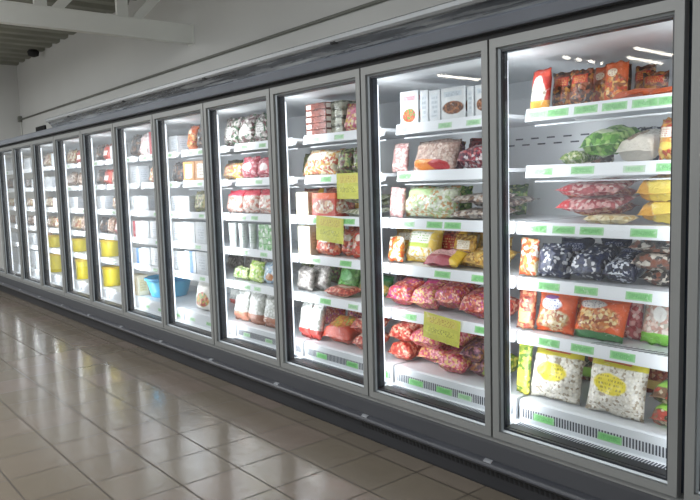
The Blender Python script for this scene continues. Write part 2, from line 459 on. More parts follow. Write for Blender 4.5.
ST = .042                              # door stile width
rt = random.Random(5)
for b in range(NB):
    xr, xl = JX[b], JX[b + 1]; xm = (xr + xl) / 2
    cab = empty('freezer_cabinet', (xm, 0, 0)); tag(cab, CAB[b], 'freezer', 'tall glass-door freezer cabinets standing in one row')
    # liner: back, floor, roof (one open shell)
    bm = bmesh.new()
    prof_out = [(.075, W(-.002)), (.075, W(.028)), (YBK, W(.055)), (YBK, W(1.552)), (.30, W(1.56)), (.075, W(1.566)), (.075, W(1.597)), (YBK + .06, W(1.597)), (YBK + .06, W(-.002))]
    prism_x(bm, prof_out, xl + .0004, xr - .0004)
    part('liner', bm, M['liner'], cab)
    # mullion posts at both joints, each with a light tube on its back
    for sg, xx in ((1, xl + .0008), (-1, xr - .0008)):
        part('mullion', box(min(xx, xx + sg * .029), max(xx, xx + sg * .029), .012, .050, W(.0), W(1.598), bev=.003), M['mullion'], cab)
        part('light_tube', box(min(xx + sg * .003, xx + sg * .021), max(xx + sg * .003, xx + sg * .021), .051, .065, W(.06), W(1.53), bev=.005), M['tube'], cab)
    part('top_gasket', box(xl + .036, xr - .036, .012, .05, W(1.555), W(1.598)), M['mullion'], cab)
    part('bottom_gasket', box(xl + .036, xr - .036, .012, .06, W(.0), W(.044)), M['gasket'], cab)
    # door: stepped aluminium ring, inner lip, pane
    a, c = xl + (.012 if b == 0 else .005), xr - (.012 if b == 1 else .005)
    bm = ring_xz(bmesh.new(), a, c, W(.0), W(DH), a + .031, c - .031, W(.031), W(DH - .036), -.034, -.002)
    door = part('door', bm, M['alu'], cab)
    bm = ring_xz(bmesh.new(), a + .031, c - .031, W(.031), W(DH - .036), a + ST - .003, c - ST + .003, W(.038), W(DH - .044), -.019, -.003, yi=-.014)
    inner = part('inner_frame', bm, M['alu_light'], cab); inner.parent = door; inner.location = (0, 0, 0)
    bm = ring_xz(bmesh.new(), a + ST - .003, c - ST + .003, W(.038), W(DH - .044), a + ST + .004, c - ST - .004, W(.046), W(DH - .052), -.012, .002)
    gk = part('gasket', bm, M['gasket'], cab); gk.parent = door
    bm = bmesh.new()
    q = [bm.verts.new(v) for v in ((a + ST, -.006, W(.042)), (c - ST, -.006, W(.042)), (c - ST, -.006, W(DH - .048)), (a + ST, -.006, W(DH - .048)))]
    bm.faces.new(q); gp = part('glass_pane', bm, M['glass'], cab); gp.parent = door
    # shelves
    for s in range(6):
        z = SZ[s]; y0 = SY[s]; g = .020 if s < 2 else .010
        x0, x1 = xl + g, xr - (.10 if s < 2 else g)
        if s < 5:
            bm = bmesh.new()
            prism_x(bm, [(y0, W(z - .045)), (y0 + .02, W(z - .045)), (y0 + .03, W(z - .022)), (YBK - .06, W(z - .022)), (YBK - .06, W(z - .006)), (y0, W(z - .006))], x0, x1)
            sh = part('shelf', bm, M['shelfw'], cab)
            bm = prism_x(bmesh.new(), [(y0, W(z - .050)), (y0, W(z)), (y0 - .004, W(z)), (y0 - .012, W(z - .046)), (y0 - .012, W(z - .050))], x0, x1)
            rail = part('price_rail', bm, M['rail'], cab); rail.parent = sh
            if s < 2 and b < 6:
                wl = part('wire_lip', tube(bmesh.new(), (x0 + .02, y0 + .03, W(z - .066)), (x1, y0 + .03, W(z - .066)), .004, 6), M['shelfw'], cab, True); wl.parent = sh
            if s == 4 and b == 1:
                bm = bmesh.new()
                for i in range(15):
                    xx = -.44 + .024 * i
                    q_ = [bm.verts.new((xx + e * .009 + f * .028, .150 + f * .06, W(z - .0052))) for e, f in ((0, 0), (1, 0), (1, 1), (0, 1))]; bm.faces.new(q_)
                wl = part('shelf_grille', bm, M['slot'], cab); wl.parent = sh
        else:
            bm = prism_x(bmesh.new(), [(y0, W(.026)), (y0 + .012, W(.026)), (y0 + .02, W(z - .012)), (YBK - .002, W(z - .012)), (YBK - .002, W(z)), (y0 + .012, W(z)), (y0, W(z - .006))], x0, x1)
            sh = part('shelf', bm, M['shelfw'], cab)
            if b <= 4:
                bm = bmesh.new(); n = 58
                for i in range(n):
                    xx = x0 + .02 + (x1 - x0 - .04) * i / (n - 1); bx(bm, xx - .003, xx + .003, y0 - .0012, y0 + .001, W(.050), W(.088))
                gr = part('air_grille', bm, M['slot'], cab); gr.parent = sh
                bm = bmesh.new()
                for i in range(n):
                    xx = x0 + .02 + (x1 - x0 - .04) * i / (n - 1); bx(bm, xx - .0035, xx + .0035, .092, .122, W(.0285), W(.0305))
                gr = part('floor_grille', bm, M['slot'], cab); gr.parent = sh
        us = TAGS[b][s] if b in TAGS else ((.15, .45, .8) if b < 7 else ((.3, .7) if b < 10 else (.5,)))
        for u in us:
            if s == 5 and b > 6: continue
            if b > 3: u += rt.uniform(-.08, .08)
            xx = x0 + (x1 - x0) * u; pale = (b > 3) or (s == 0 and b >= 2) or rt.random() < .12
            xx = min(max(xx, x0 + .052), x1 - .052)
            if s < 5: loc = (xx, y0 - .0105, W(z - .041)); rx = -math.atan2(.008, .046)
            else: loc = (xx, y0 - .003, W(.050)); rx = -.1
            tg = bpy.data.objects.new('price_tag', TAGME2 if pale else TAGME); C.objects.link(tg); tg.parent = sh
            tg.location = Vector(loc) - Vector(cab.location) ; tg.rotation_euler = (rx, 0, 0)
    if b in (1, 2):
        for zz_ in (1.255, 1.225):
            for i in range(7):
                xx = xl + .10 + .095 * i + (.04 if zz_ < 1.24 else 0)
                if xx + .05 < xr: part('back_slot', box(xx, xx + .045, YBK - .003, YBK + .002, W(zz_), W(zz_ + .007)), M['slot'], cab)
    # the lighting of this bay
    L = 1.46
    if b < 12:
        for sx, xx in ((1, xl + .020), (-1, xr - .020)):
            d = Vector((sx * (.62 if b < 4 else .45), .97, 0)).normalized()
            o = seg_light('bay_light', (xx, .072, W(.795)), .022, L, d.to_track_quat('-Z', 'Y').to_euler(), 2.75 if b < 4 else 3.3 - .08 * b)

# canopy: one long thing over all the doors
XA, XB = JX[-1], JX[0]
XRAIL = -6.2
ca = empty('freezer_canopy', ((XA + XB) / 2, 0, W(1.61)))
tag(ca, 'long dark metal canopy running along the tops of all freezers', 'canopy')
part('shadow_gap', box(XA, XB, -.012, .05, W(1.605), W(1.634)), M['black'], ca)
part('lower_fascia', prism_x(bmesh.new(), [(-.045, W(1.630)), (-.012, W(1.630)), (.02, W(1.636)), (.02, W(1.69)), (-.062, W(1.682)), (-.066, W(1.674)), (-.052, W(1.636))], XA, XB), M['fascia'], ca)
part('upper_fascia', prism_x(bmesh.new(), [(-.050, W(1.685)), (.10, W(1.685)), (.10, W(1.742)), (-.094, W(1.742)), (-.090, W(1.733)), (-.058, W(1.70))], XRAIL, XB), M['canopy'], ca)
part('edge_rail', prism_x(bmesh.new(), [(-.102, W(1.732)), (.06, W(1.738)), (.06, W(1.764)), (-.100, W(1.768)), (-.112, W(1.760)), (-.112, W(1.742))], XRAIL, XB), M['chrome'], ca)
part('top_cover', box(XA, XB, .03, YB - .004, W(1.60), W(1.70)), M['steel'], ca)
for k in range(5):
    xx = -.35 - 1.3 * k
    part('joint_clip', box(xx - .02, xx + .02, -.108, -.088, W(1.728), W(1.738), bev=.003), M['black'], ca)

# plinth: sill, sloped panel, bumper, recessed kick panel with vents
pl = empty('freezer_plinth', ((XA + XB) / 2, 0, 0))
tag(pl, 'long charcoal plinth with rounded bumper under all the freezer doors', 'plinth')
part('sill', prism_x(bmesh.new(), [(-.036, W(-.016)), (.06, W(-.016)), (.06, W(-.004)), (-.020, W(-.004)), (-.036, W(-.010))], XA, XB), M['alu'], pl)
part('slope_panel', prism_x(bmesh.new(), [(-.030, W(-.016)), (.2, W(-.016)), (.2, W(-.10)), (-.052, W(-.10)), (-.055, W(-.085)), (-.036, W(-.03))], XA, XB), M['plinth'], pl)
bp = [(-.055 - .028 * math.sin(PI * i / 8) ** .8, W(-.086 - .045 * i / 8)) for i in range(9)]
part('bumper', prism_x(bmesh.new(), bp + [(.02, W(-.131)), (.02, W(-.086))], XA, XB), M['bumper'], pl, False)
part('kick_panel', prism_x(bmesh.new(), [(-.020, W(-.13)), (.1, W(-.13)), (.1, .0), (.012, .0), (.004, .012)], XA, XB), M['kick'], pl)
bm = bmesh.new(); xx = -1.62
while xx < .75:
    z1, z0 = .098, .070
    def yk(z): return .004 + (-.024) * (z - .012) / (.108)
    prof = [(yk(z0) - .0015, z0), (yk(z1) - .0015, z1), (yk(z1) + .006, z1), (yk(z0) + .006, z0)]
    prism_x(bm, prof, xx, xx + .0125); xx += .0245
gr = part('vent_grille', bm, M['black'], pl)
bm = bmesh.new(); xx = -2.08
while xx < -1.75:
    prism_x(bm, [(yk(.080) - .0015, .080), (yk(.094) - .0015, .094), (yk(.094) + .006, .094), (yk(.080) + .006, .080)], xx, xx + .0125); xx += .0245
part('vent_grille', bm, M['black'], pl)
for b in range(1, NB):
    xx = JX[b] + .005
    part('bumper_joint', prism_x(bmesh.new(), [(-.058, W(-.086)), (-.068, W(-.089)), (-.074, W(-.094)), (-.075, W(-.097)), (-.06, W(-.092))], xx - .02, xx + .02), M['clip'], pl)  # joint pieces; the bumper's glint is put into their pale colour

# ------------------------------------------------------------------ goods
SHN = ['top shelf', 'second shelf', 'third shelf', 'fourth shelf', 'fifth shelf', 'bottom deck']
BN = {1: 'freezer with mushroom bags', 2: 'freezer with one yellow card', 3: 'freezer with two yellow cards',
      4: 'fourth full-width freezer from right', 5: 'fifth full-width freezer from right', 6: 'sixth full-width freezer from right',
      7: 'nearest freezer with yellow tubs', 8: 'middle freezer with yellow tubs', 9: 'farthest freezer with yellow tubs',
      10: 'freezer just beyond yellow tubs', 11: 'second freezer beyond yellow tubs'}
GOODS = []          # (object, description, category, bay, shelf)
seedc = [100]
def nseed(): seedc[0] += 1; return seedc[0]
def hmax(s): return .19 if s == 0 else (.222 if s == 5 else (.150 if s < 3 else .170))
def shelf_z(s): return W(SZ[s]) - (.005 if s < 5 else -.001)
def reg(o, desc, cat, b, s): GOODS.append((o, desc, cat, b, s)); return o

def settle(o, x, y, z):
    """put the object down with its lowest point on z"""
    R = o.rotation_euler.to_matrix()
    o.location = (x, y, z + .0015 - min((R @ v.co).z for v in o.data.vertices))

def bag(b, s, px0, px1, ptop, mat, desc, name='food_bag', cat='bag', y=None, pose='stand', d=None, n=1, ln=.22, th=.06, lump=.5, rz=0, tilt=None, z0=0.0, plump=None):
    """a bag whose front covers px0..px1 in the photo; standing (top at ptop) or lying (n of them stacked)"""
    yy = SY[s] + .045 if y is None else y
    zs = shelf_z(s) + z0
    pym = ptop + 20
    xa, xb = at(px0, pym, y=yy).x, at(px1, pym, y=yy).x
    w = xb - xa; xm = (xa + xb) / 2
    w *= .975
    if pose == 'stand':
        h = min(hmax(s), max(.06, at((px0 + px1) / 2, ptop, y=yy).z - zs))
        dd = d or min(.10, .45 * w)
        t = .14 if tilt is None else tilt
        o = obj(name, bag_mesh(w, h / math.cos(t), dd, nseed(), lump, plump=plump or .5), mat)
        o.rotation_euler = (-t, 0, rz); settle(o, xm, yy + dd * .3, zs)
        return reg(o, desc, cat, b, s)
    out = None
    for k in range(n):
        rr = random.Random(nseed())
        o = obj(name, bag_mesh(w * rr.uniform(.96, 1.03), ln, th, seedc[0], lump, plump=plump or .34), mat)
        o['lies'] = 1
        t = (.10 if tilt is None else tilt)
        # front (v=0) edge towards the door, lying on its back
        o.rotation_euler = (-(PI / 2 - t), 0, rz + rr.uniform(-.06, .06))
        settle(o, xm + rr.uniform(-.008, .008), yy + .012 * rr.random(), zs + k * th * 1.02 / math.cos(t))
        out = reg(o, desc, cat, b, s)
    return out

def carton(b, s, px0, px1, ptop, mat, desc, d=.12, y=None, name='carton', cat='carton', z0=0.0, rz=0):
    yy = SY[s] + .02 if y is None else y
    zs = shelf_z(s) + z0
    xa, xb = at(px0, ptop + 12, y=yy).x, at(px1, ptop + 12, y=yy).x
    h = at((px0 + px1) / 2, ptop, y=yy).z - zs
    o = obj(name, carton_bm(xb - xa, min(hmax(s), max(.02, h)), d), mat); o.location = ((xa + xb) / 2, yy, zs); o.rotation_euler = (0, 0, rz)
    return reg(o, desc, cat, b, s)
def stack(b, s, px0, px1, ptop, n, mat, desc, d=.14, y=None, name='carton', cat='carton'):
    yy = SY[s] + .02 if y is None else y
    zs = shelf_z(s); xa, xb = at(px0, ptop + 12, y=yy).x, at(px1, ptop + 12, y=yy).x
    H = min(hmax(s) - .004, at((px0 + px1) / 2, ptop, y=yy).z - zs) / n
    rr = random.Random(nseed()); me = None
    for k in range(n):
        if me is None:
            o = obj(name, carton_bm(xb - xa, H * .985, d), mat); me = o.data
        else: o = link(name, me, None)
        o.location = ((xa + xb) / 2 + rr.uniform(-.003, .003), yy + rr.uniform(0, .004), zs + k * H)
        reg(o, desc, cat, b, s)

def tub(b, s, px0, px1, ptop, bodym, lidm, desc, name='food_tub', cat='tub', lid=True, taper=.82, y=None, handle=False, inside=None):
    """round tub or open bucket; parts: body, lid or rim"""
    zs = shelf_z(s); yy = SY[s] + .02 if y is None else y
    pm = (px0 + px1) / 2; r = .08
    for _ in range(4):
        c = at(pm, ptop + 12, y=yy + r * 1.07); r = (px1 - px0) / 2 * (c - CAM).dot(FV) / FPX
    h = min(hmax(s), at(pm, ptop, y=yy + r).z - zs)
    root = empty(name, (c.x, yy + r * 1.07, zs))
    if lid:
        bm = lathe(bmesh.new(), [(r * taper * .96, 0), (r * taper, .004), (r * .96, h * .86), (r * .96, h * .87)], 24)
        obj('body', bm, bodym, root, True)
        bm = lathe(bmesh.new(), [(r, h * .85), (r * 1.03, h * .86), (r * 1.03, h * .95), (r * .97, h * .99), (r * .90, h * .97), (r * .3, h * .975)], 24)
        obj('lid', bm, lidm, root, True)
    else:
        bm = lathe(bmesh.new(), [(r * taper * .96, 0), (r * taper, .006), (r, h), (r * .97, h), (r * taper * .96, .02), (r * .1, .02)], 28)
        obj('body', bm, bodym, root, True)
        bm = lathe(bmesh.new(), [(r * .98, h - .022), (r * 1.05, h - .020), (r * 1.06, h - .004), (r * 1.0, h + .004), (r * .965, h - .004)], 28)
        bm.faces.ensure_lookup_table(); bmesh.ops.delete(bm, geom=[f for f in bm.faces if len(f.verts) > 4], context='FACES')
        obj('rim', bm, lidm, root, True)
    return reg(root, desc, cat, b, s)

def fan(b, s, px0, px1, ptop, m_, desc, n, **k):
    for i in range(n):
        bag(b, s, px0 + (px1 - px0) * i / n, px0 + (px1 - px0) * (i + .96) / n, ptop, m_, desc, **k)

P = pack
# palette of contents
VEG = ['#7f9a45', '#c9cf9a', '#4f7a33', '#e4e4cf']
PEAS = ['#4f8f3a', '#6aa84a', '#3d7a2c']
BERRY = ['#7a1f3a', '#b23a4a', '#4a1c3a', '#d0797a']
MUSH = ['#f4efe6', '#e4dccd', '#efe9dd', '#a89880', '#f7f3ea', '#f2ecdf']
NAVY = ['#1d2440', '#2a3358', '#12172c', '#dfe3ee']
FRY = ['#e2b04a', '#caa04a', '#f0cf7a', '#9a6a2a']
MEAT = ['#c4686c', '#e9b7b4', '#a8444c', '#f2ddd8']
CLEARM = ['#d9dad6', '#eef0ee', '#bcbfb8']
REDM = ['#c8483c', '#e2765c', '#a02c28', '#f0b49a']
PINKM = ['#d85a6a', '#f0a0a8', '#b83a5a', '#e8c06a']
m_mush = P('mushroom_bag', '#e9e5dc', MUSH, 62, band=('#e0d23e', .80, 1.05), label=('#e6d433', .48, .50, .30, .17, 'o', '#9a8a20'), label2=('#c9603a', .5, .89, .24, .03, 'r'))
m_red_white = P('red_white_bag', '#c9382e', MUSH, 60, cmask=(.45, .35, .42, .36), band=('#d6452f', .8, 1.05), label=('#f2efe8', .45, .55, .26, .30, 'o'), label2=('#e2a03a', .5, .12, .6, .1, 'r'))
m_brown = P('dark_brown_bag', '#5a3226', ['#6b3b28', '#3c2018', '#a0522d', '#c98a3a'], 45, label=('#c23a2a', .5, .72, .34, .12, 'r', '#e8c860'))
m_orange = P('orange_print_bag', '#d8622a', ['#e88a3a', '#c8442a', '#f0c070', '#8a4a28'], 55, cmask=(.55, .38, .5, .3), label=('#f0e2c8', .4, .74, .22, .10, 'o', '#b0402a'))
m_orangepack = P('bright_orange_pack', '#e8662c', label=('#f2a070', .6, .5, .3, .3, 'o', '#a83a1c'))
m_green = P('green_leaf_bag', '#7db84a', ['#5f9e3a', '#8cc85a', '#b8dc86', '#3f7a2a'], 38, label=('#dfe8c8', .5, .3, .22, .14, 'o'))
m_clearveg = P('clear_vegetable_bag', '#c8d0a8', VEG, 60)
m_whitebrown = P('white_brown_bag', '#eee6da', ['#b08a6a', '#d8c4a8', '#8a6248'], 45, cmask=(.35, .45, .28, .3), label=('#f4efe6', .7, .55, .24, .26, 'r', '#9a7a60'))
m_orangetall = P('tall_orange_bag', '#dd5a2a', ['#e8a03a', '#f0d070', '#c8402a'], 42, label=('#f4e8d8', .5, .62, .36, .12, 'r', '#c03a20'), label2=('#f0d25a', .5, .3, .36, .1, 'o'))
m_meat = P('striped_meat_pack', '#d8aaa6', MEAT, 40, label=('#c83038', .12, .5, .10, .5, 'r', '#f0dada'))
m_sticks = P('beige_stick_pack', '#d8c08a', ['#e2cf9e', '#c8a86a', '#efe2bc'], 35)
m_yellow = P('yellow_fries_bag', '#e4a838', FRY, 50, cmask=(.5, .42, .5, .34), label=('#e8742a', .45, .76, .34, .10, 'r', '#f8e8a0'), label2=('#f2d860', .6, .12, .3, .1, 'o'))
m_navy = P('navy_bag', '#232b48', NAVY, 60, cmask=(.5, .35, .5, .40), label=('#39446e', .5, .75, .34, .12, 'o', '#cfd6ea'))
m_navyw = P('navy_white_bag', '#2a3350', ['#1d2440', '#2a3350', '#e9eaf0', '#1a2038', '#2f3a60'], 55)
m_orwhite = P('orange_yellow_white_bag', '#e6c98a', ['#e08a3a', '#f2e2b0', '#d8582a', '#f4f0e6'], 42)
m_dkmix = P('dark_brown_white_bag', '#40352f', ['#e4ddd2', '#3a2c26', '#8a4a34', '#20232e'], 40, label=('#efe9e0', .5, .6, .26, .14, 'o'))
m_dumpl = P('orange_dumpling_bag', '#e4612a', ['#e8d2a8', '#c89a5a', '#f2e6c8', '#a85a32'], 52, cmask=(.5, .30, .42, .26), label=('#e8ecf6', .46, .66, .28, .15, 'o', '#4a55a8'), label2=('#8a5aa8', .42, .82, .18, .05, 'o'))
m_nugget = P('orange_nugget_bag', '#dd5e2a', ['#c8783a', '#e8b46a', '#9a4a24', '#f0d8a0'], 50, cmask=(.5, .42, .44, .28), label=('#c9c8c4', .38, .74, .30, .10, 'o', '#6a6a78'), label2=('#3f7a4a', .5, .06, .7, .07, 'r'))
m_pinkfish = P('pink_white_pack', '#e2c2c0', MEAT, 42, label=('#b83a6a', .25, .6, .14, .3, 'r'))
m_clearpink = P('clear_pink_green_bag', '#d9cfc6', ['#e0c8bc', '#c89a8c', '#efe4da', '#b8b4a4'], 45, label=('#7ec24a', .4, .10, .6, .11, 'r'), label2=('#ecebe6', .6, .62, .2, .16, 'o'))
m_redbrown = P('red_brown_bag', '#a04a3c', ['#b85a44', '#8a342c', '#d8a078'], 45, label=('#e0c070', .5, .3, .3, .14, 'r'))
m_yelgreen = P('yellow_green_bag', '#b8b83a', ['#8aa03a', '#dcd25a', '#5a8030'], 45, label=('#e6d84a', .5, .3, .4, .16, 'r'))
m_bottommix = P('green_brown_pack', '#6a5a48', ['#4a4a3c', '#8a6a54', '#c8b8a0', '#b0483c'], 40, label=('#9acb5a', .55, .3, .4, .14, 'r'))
# ---- bay 1
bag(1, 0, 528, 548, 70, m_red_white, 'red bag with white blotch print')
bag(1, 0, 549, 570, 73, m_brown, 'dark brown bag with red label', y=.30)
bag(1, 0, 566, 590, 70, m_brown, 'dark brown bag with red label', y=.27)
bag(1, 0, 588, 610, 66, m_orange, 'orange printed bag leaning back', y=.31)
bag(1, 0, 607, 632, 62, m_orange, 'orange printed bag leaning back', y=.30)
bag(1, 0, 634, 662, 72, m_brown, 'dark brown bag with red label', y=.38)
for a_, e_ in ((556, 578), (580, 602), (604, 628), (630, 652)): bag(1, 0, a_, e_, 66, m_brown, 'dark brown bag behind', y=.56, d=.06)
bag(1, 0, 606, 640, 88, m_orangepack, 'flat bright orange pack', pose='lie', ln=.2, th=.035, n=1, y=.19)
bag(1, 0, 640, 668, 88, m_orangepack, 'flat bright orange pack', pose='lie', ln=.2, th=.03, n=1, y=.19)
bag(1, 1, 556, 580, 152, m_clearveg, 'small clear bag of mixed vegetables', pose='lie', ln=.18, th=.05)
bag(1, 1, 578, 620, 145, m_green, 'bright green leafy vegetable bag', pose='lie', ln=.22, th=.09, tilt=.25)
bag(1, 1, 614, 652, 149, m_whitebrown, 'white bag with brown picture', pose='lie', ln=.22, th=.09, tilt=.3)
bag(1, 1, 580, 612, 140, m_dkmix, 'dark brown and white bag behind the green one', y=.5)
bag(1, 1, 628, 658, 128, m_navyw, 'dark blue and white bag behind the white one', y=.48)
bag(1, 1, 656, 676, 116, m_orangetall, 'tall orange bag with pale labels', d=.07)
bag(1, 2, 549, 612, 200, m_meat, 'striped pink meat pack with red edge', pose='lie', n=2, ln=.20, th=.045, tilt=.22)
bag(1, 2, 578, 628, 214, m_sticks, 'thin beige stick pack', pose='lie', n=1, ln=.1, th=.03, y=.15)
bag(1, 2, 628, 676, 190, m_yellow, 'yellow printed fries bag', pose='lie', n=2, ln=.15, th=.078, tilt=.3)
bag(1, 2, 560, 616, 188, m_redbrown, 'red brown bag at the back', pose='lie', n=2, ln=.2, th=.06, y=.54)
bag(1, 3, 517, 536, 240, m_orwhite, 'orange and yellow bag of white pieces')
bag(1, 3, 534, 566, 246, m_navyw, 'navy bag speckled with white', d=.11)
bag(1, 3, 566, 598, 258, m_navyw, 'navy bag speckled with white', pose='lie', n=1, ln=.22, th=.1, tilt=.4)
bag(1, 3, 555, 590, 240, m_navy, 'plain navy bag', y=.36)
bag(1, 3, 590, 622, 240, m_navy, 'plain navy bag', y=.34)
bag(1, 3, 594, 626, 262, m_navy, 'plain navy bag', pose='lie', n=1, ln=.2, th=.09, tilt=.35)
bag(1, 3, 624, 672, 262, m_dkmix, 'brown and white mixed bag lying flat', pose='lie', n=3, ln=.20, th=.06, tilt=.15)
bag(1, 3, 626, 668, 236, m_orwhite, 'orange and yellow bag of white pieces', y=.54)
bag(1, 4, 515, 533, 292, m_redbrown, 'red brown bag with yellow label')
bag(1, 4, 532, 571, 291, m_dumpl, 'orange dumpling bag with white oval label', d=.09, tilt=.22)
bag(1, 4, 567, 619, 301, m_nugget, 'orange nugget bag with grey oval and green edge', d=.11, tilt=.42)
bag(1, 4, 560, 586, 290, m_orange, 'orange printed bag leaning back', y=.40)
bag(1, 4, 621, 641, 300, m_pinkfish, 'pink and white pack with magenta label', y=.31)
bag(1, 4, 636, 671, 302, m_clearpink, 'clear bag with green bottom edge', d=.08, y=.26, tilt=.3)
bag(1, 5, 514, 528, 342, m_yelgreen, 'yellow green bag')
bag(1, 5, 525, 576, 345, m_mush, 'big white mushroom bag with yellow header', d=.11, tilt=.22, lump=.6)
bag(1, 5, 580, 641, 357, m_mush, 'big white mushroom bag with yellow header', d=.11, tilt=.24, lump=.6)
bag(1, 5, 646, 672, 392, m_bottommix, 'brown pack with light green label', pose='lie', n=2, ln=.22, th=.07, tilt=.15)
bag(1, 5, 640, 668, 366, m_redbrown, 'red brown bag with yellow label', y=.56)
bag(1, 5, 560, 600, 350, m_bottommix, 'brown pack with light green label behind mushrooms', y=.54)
# ---- bay 2
m_whitebox = P('white_carton', '#e9ebee', ['#c8402c', '#e07a3a', '#5a9a3a'], 60, cmask=(.5, .28, .36, .20), label=('#d8a0a8', .5, .78, .34, .07, 'r', '#a04050'), rough=.5)
m_whitebowl = P('white_carton_bowl_print', '#e6e9ec', ['#7a4a2e', '#a8683c', '#5a3422'], 60, cmask=(.5, .38, .42, .20), label=('#c9d2da', .5, .8, .36, .08, 'r', '#6a7a8a'), rough=.5)
m_whiteplain = P('plain_white_carton', '#e8ebef', label=('#d2d8de', .5, .5, .3, .36, 'r', '#9aa6b2'), rough=.5)
m_beigepink = P('beige_pink_bag', '#c9a79c', ['#d8bcae', '#b8958a', '#e6d2c6'], 60, label=('#e08a3a', .4, .14, .30, .14, 'o'), label2=('#b83038', .7, .12, .22, .12, 'o'))
m_berry = P('mixed_berry_bag', '#b08a98', BERRY + ['#e9e2e4'], 55)
m_dkred = P('dark_red_bag', '#74232c', ['#8a2a34', '#5a1a24', '#b04a4a'], 50)
m_palepink = P('pale_pink_bag', '#d9c6c0', MEAT, 50, mixc=.6)
m_cabb = P('cabbage_bag', '#d4dcc0', ['#e6ecd4', '#b8cc94', '#f2f4e8', '#d89a5a'], 48, label=('#c2dca0', .3, .72, .3, .12, 'r'))
m_greens = P('dark_greens_bag', '#5f8f3f', ['#3f7a2e', '#7fae4e', '#c8d68a', '#2f5a26'], 40)
m_flat = P('flat_brown_white_tray', '#cfc6bc', ['#9a7a64', '#e9e4de', '#6a5a5c', '#d8ccc0'], 42)
m_yelwhite = P('yellow_white_bag', '#e9c85a', ['#f0e2b0', '#e0b03a', '#f6f0dc'], 50, cmask=(.5, .25, .5, .2), label=('#f2f0e6', .45, .70, .32, .18, 'r', '#6aa03a'), label2=('#b8cc5a', .45, .46, .34, .06, 'r'))
m_redyel = P('red_brown_snack_bag', '#8f2f30', ['#a84a3c', '#6a2026', '#c8886a'], 45, label=('#c2443c', .5, .55, .34, .2, 'o', '#f0d890'), label2=('#e8b83a', .9, .5, .12, .5, 'r'))
m_maroon = P('maroon_pack_yellow_ends', '#a8384a', label=('#e6b8b8', .5, .55, .36, .2, 'r', '#7a2036'), label2=('#e8c23a', .92, .4, .12, .5, 'r'))
m_goldbag = P('gold_bag', '#d4a83c', FRY, 50, label=('#e9e2d0', .5, .66, .3, .14, 'r', '#a87a2a'))
m_redheap = P('red_orange_heap_bag', '#c85a4c', REDM + ['#b8408a'], 60)
m_purple = P('purple_brown_bag', '#6a3f58', ['#7a4a62', '#4a2a3e', '#b07a8a', '#9a6a3a'], 50)
m_pinkheap = P('pink_red_heap_bag', '#d4506a', PINKM, 62, label=('#d83a8a', .3, .72, .3, .12, 'r'))
m_reds = P('bright_red_bag', '#cf3f38', REDM, 55, label=('#e9c8c0', .5, .6, .3, .12, 'o'))
carton(2, 0, 400, 418, 91, m_whitebox, 'white carton with red fruit print', d=.05)
carton(2, 0, 420, 428, 90, m_whiteplain, 'narrow plain white carton', d=.12)
carton(2, 0, 429, 440, 90, m_whiteplain, 'narrow plain white carton', d=.12)
carton(2, 0, 441, 465, 87, m_whitebowl, 'white carton with brown bowl print', d=.05)
carton(2, 0, 467, 473, 86, m_whiteplain, 'narrow plain white carton', d=.12)
carton(2, 0, 475, 490, 84, m_whitebowl, 'white carton with brown bowl print', d=.05)
carton(2, 0, 404, 430, 92, m_whiteplain, 'plain white carton at the back', d=.1, y=.34)
bag(2, 1, 390, 405, 144, m_palepink, 'small pale pink bag', y=.25, d=.05)
bag(2, 1, 408, 452, 134, m_beigepink, 'large beige bag with orange and red fruit print', d=.10, tilt=.3)
bag(2, 1, 452, 488, 152, m_berry, 'clear bag of mixed dark berries', pose='lie', ln=.17, th=.09, tilt=.3)
bag(2, 1, 458, 490, 133, m_dkred, 'dark red bag behind the berries', y=.36)
bag(2, 1, 430, 460, 132, m_purple, 'purple brown bag at the back', y=.5)
bag(2, 2, 387, 402, 186, m_palepink, 'small pale pink bag')
bag(2, 2, 397, 450, 180, m_cabb, 'large clear bag of shredded cabbage', d=.14, tilt=.3, lump=.7)
bag(2, 2, 440, 466, 186, m_greens, 'dark green leafy bag', y=.33)
bag(2, 2, 464, 492, 182, m_greens, 'dark green leafy bag', y=.33)
bag(2, 2, 446, 492, 205, m_flat, 'flat brown and white tray', pose='lie', n=3, ln=.22, th=.036, tilt=.1, plump=.25)
bag(2, 3, 386, 401, 238, m_orwhite, 'small orange and yellow bag')
bag(2, 3, 395, 429, 231, m_yelwhite, 'yellow bag with white and green label', d=.09, tilt=.28)
bag(2, 3, 426, 456, 230, m_redyel, 'red brown snack bag with yellow edge', y=.30)
bag(2, 3, 419, 454, 255, m_maroon, 'maroon pack with yellow end', pose='lie', n=1, ln=.12, th=.06, tilt=.5, y=.16)
bag(2, 3, 452, 474, 236, m_goldbag, 'gold bag with pale label', y=.27)
bag(2, 3, 470, 492, 240, m_goldbag, 'gold bag with pale label', y=.26)
bag(2, 3, 452, 492, 262, m_goldbag, 'flat gold bag', pose='lie', n=1, ln=.18, th=.07, tilt=.3)
for a_, e_, m_ in ((386, 410, m_redheap), (408, 433, m_pinkheap), (431, 458, m_redheap), (456, 480, m_redheap)): bag(2, 4, a_, e_, 294, m_, 'red orange bag in front', pose='lie', n=1, ln=.19, th=.10, tilt=.42)
bag(2, 4, 474, 493, 308, m_reds, 'bright red bag', pose='lie', n=1, ln=.17, th=.08, tilt=.3)
for a_, e_, m_ in ((392, 420, m_purple), (422, 450, m_pinkheap), (452, 484, m_purple)): bag(2, 4, a_, e_, 278, m_, 'purple or pink bag behind', y=.47, d=.08)
bag(2, 5, 387, 408, 352, m_reds, 'bright red bag', pose='lie', n=2, ln=.19, th=.085, tilt=.3)
bag(2, 5, 406, 434, 354, m_pinkheap, 'pink and red bag', pose='lie', n=2, ln=.19, th=.085, tilt=.3)
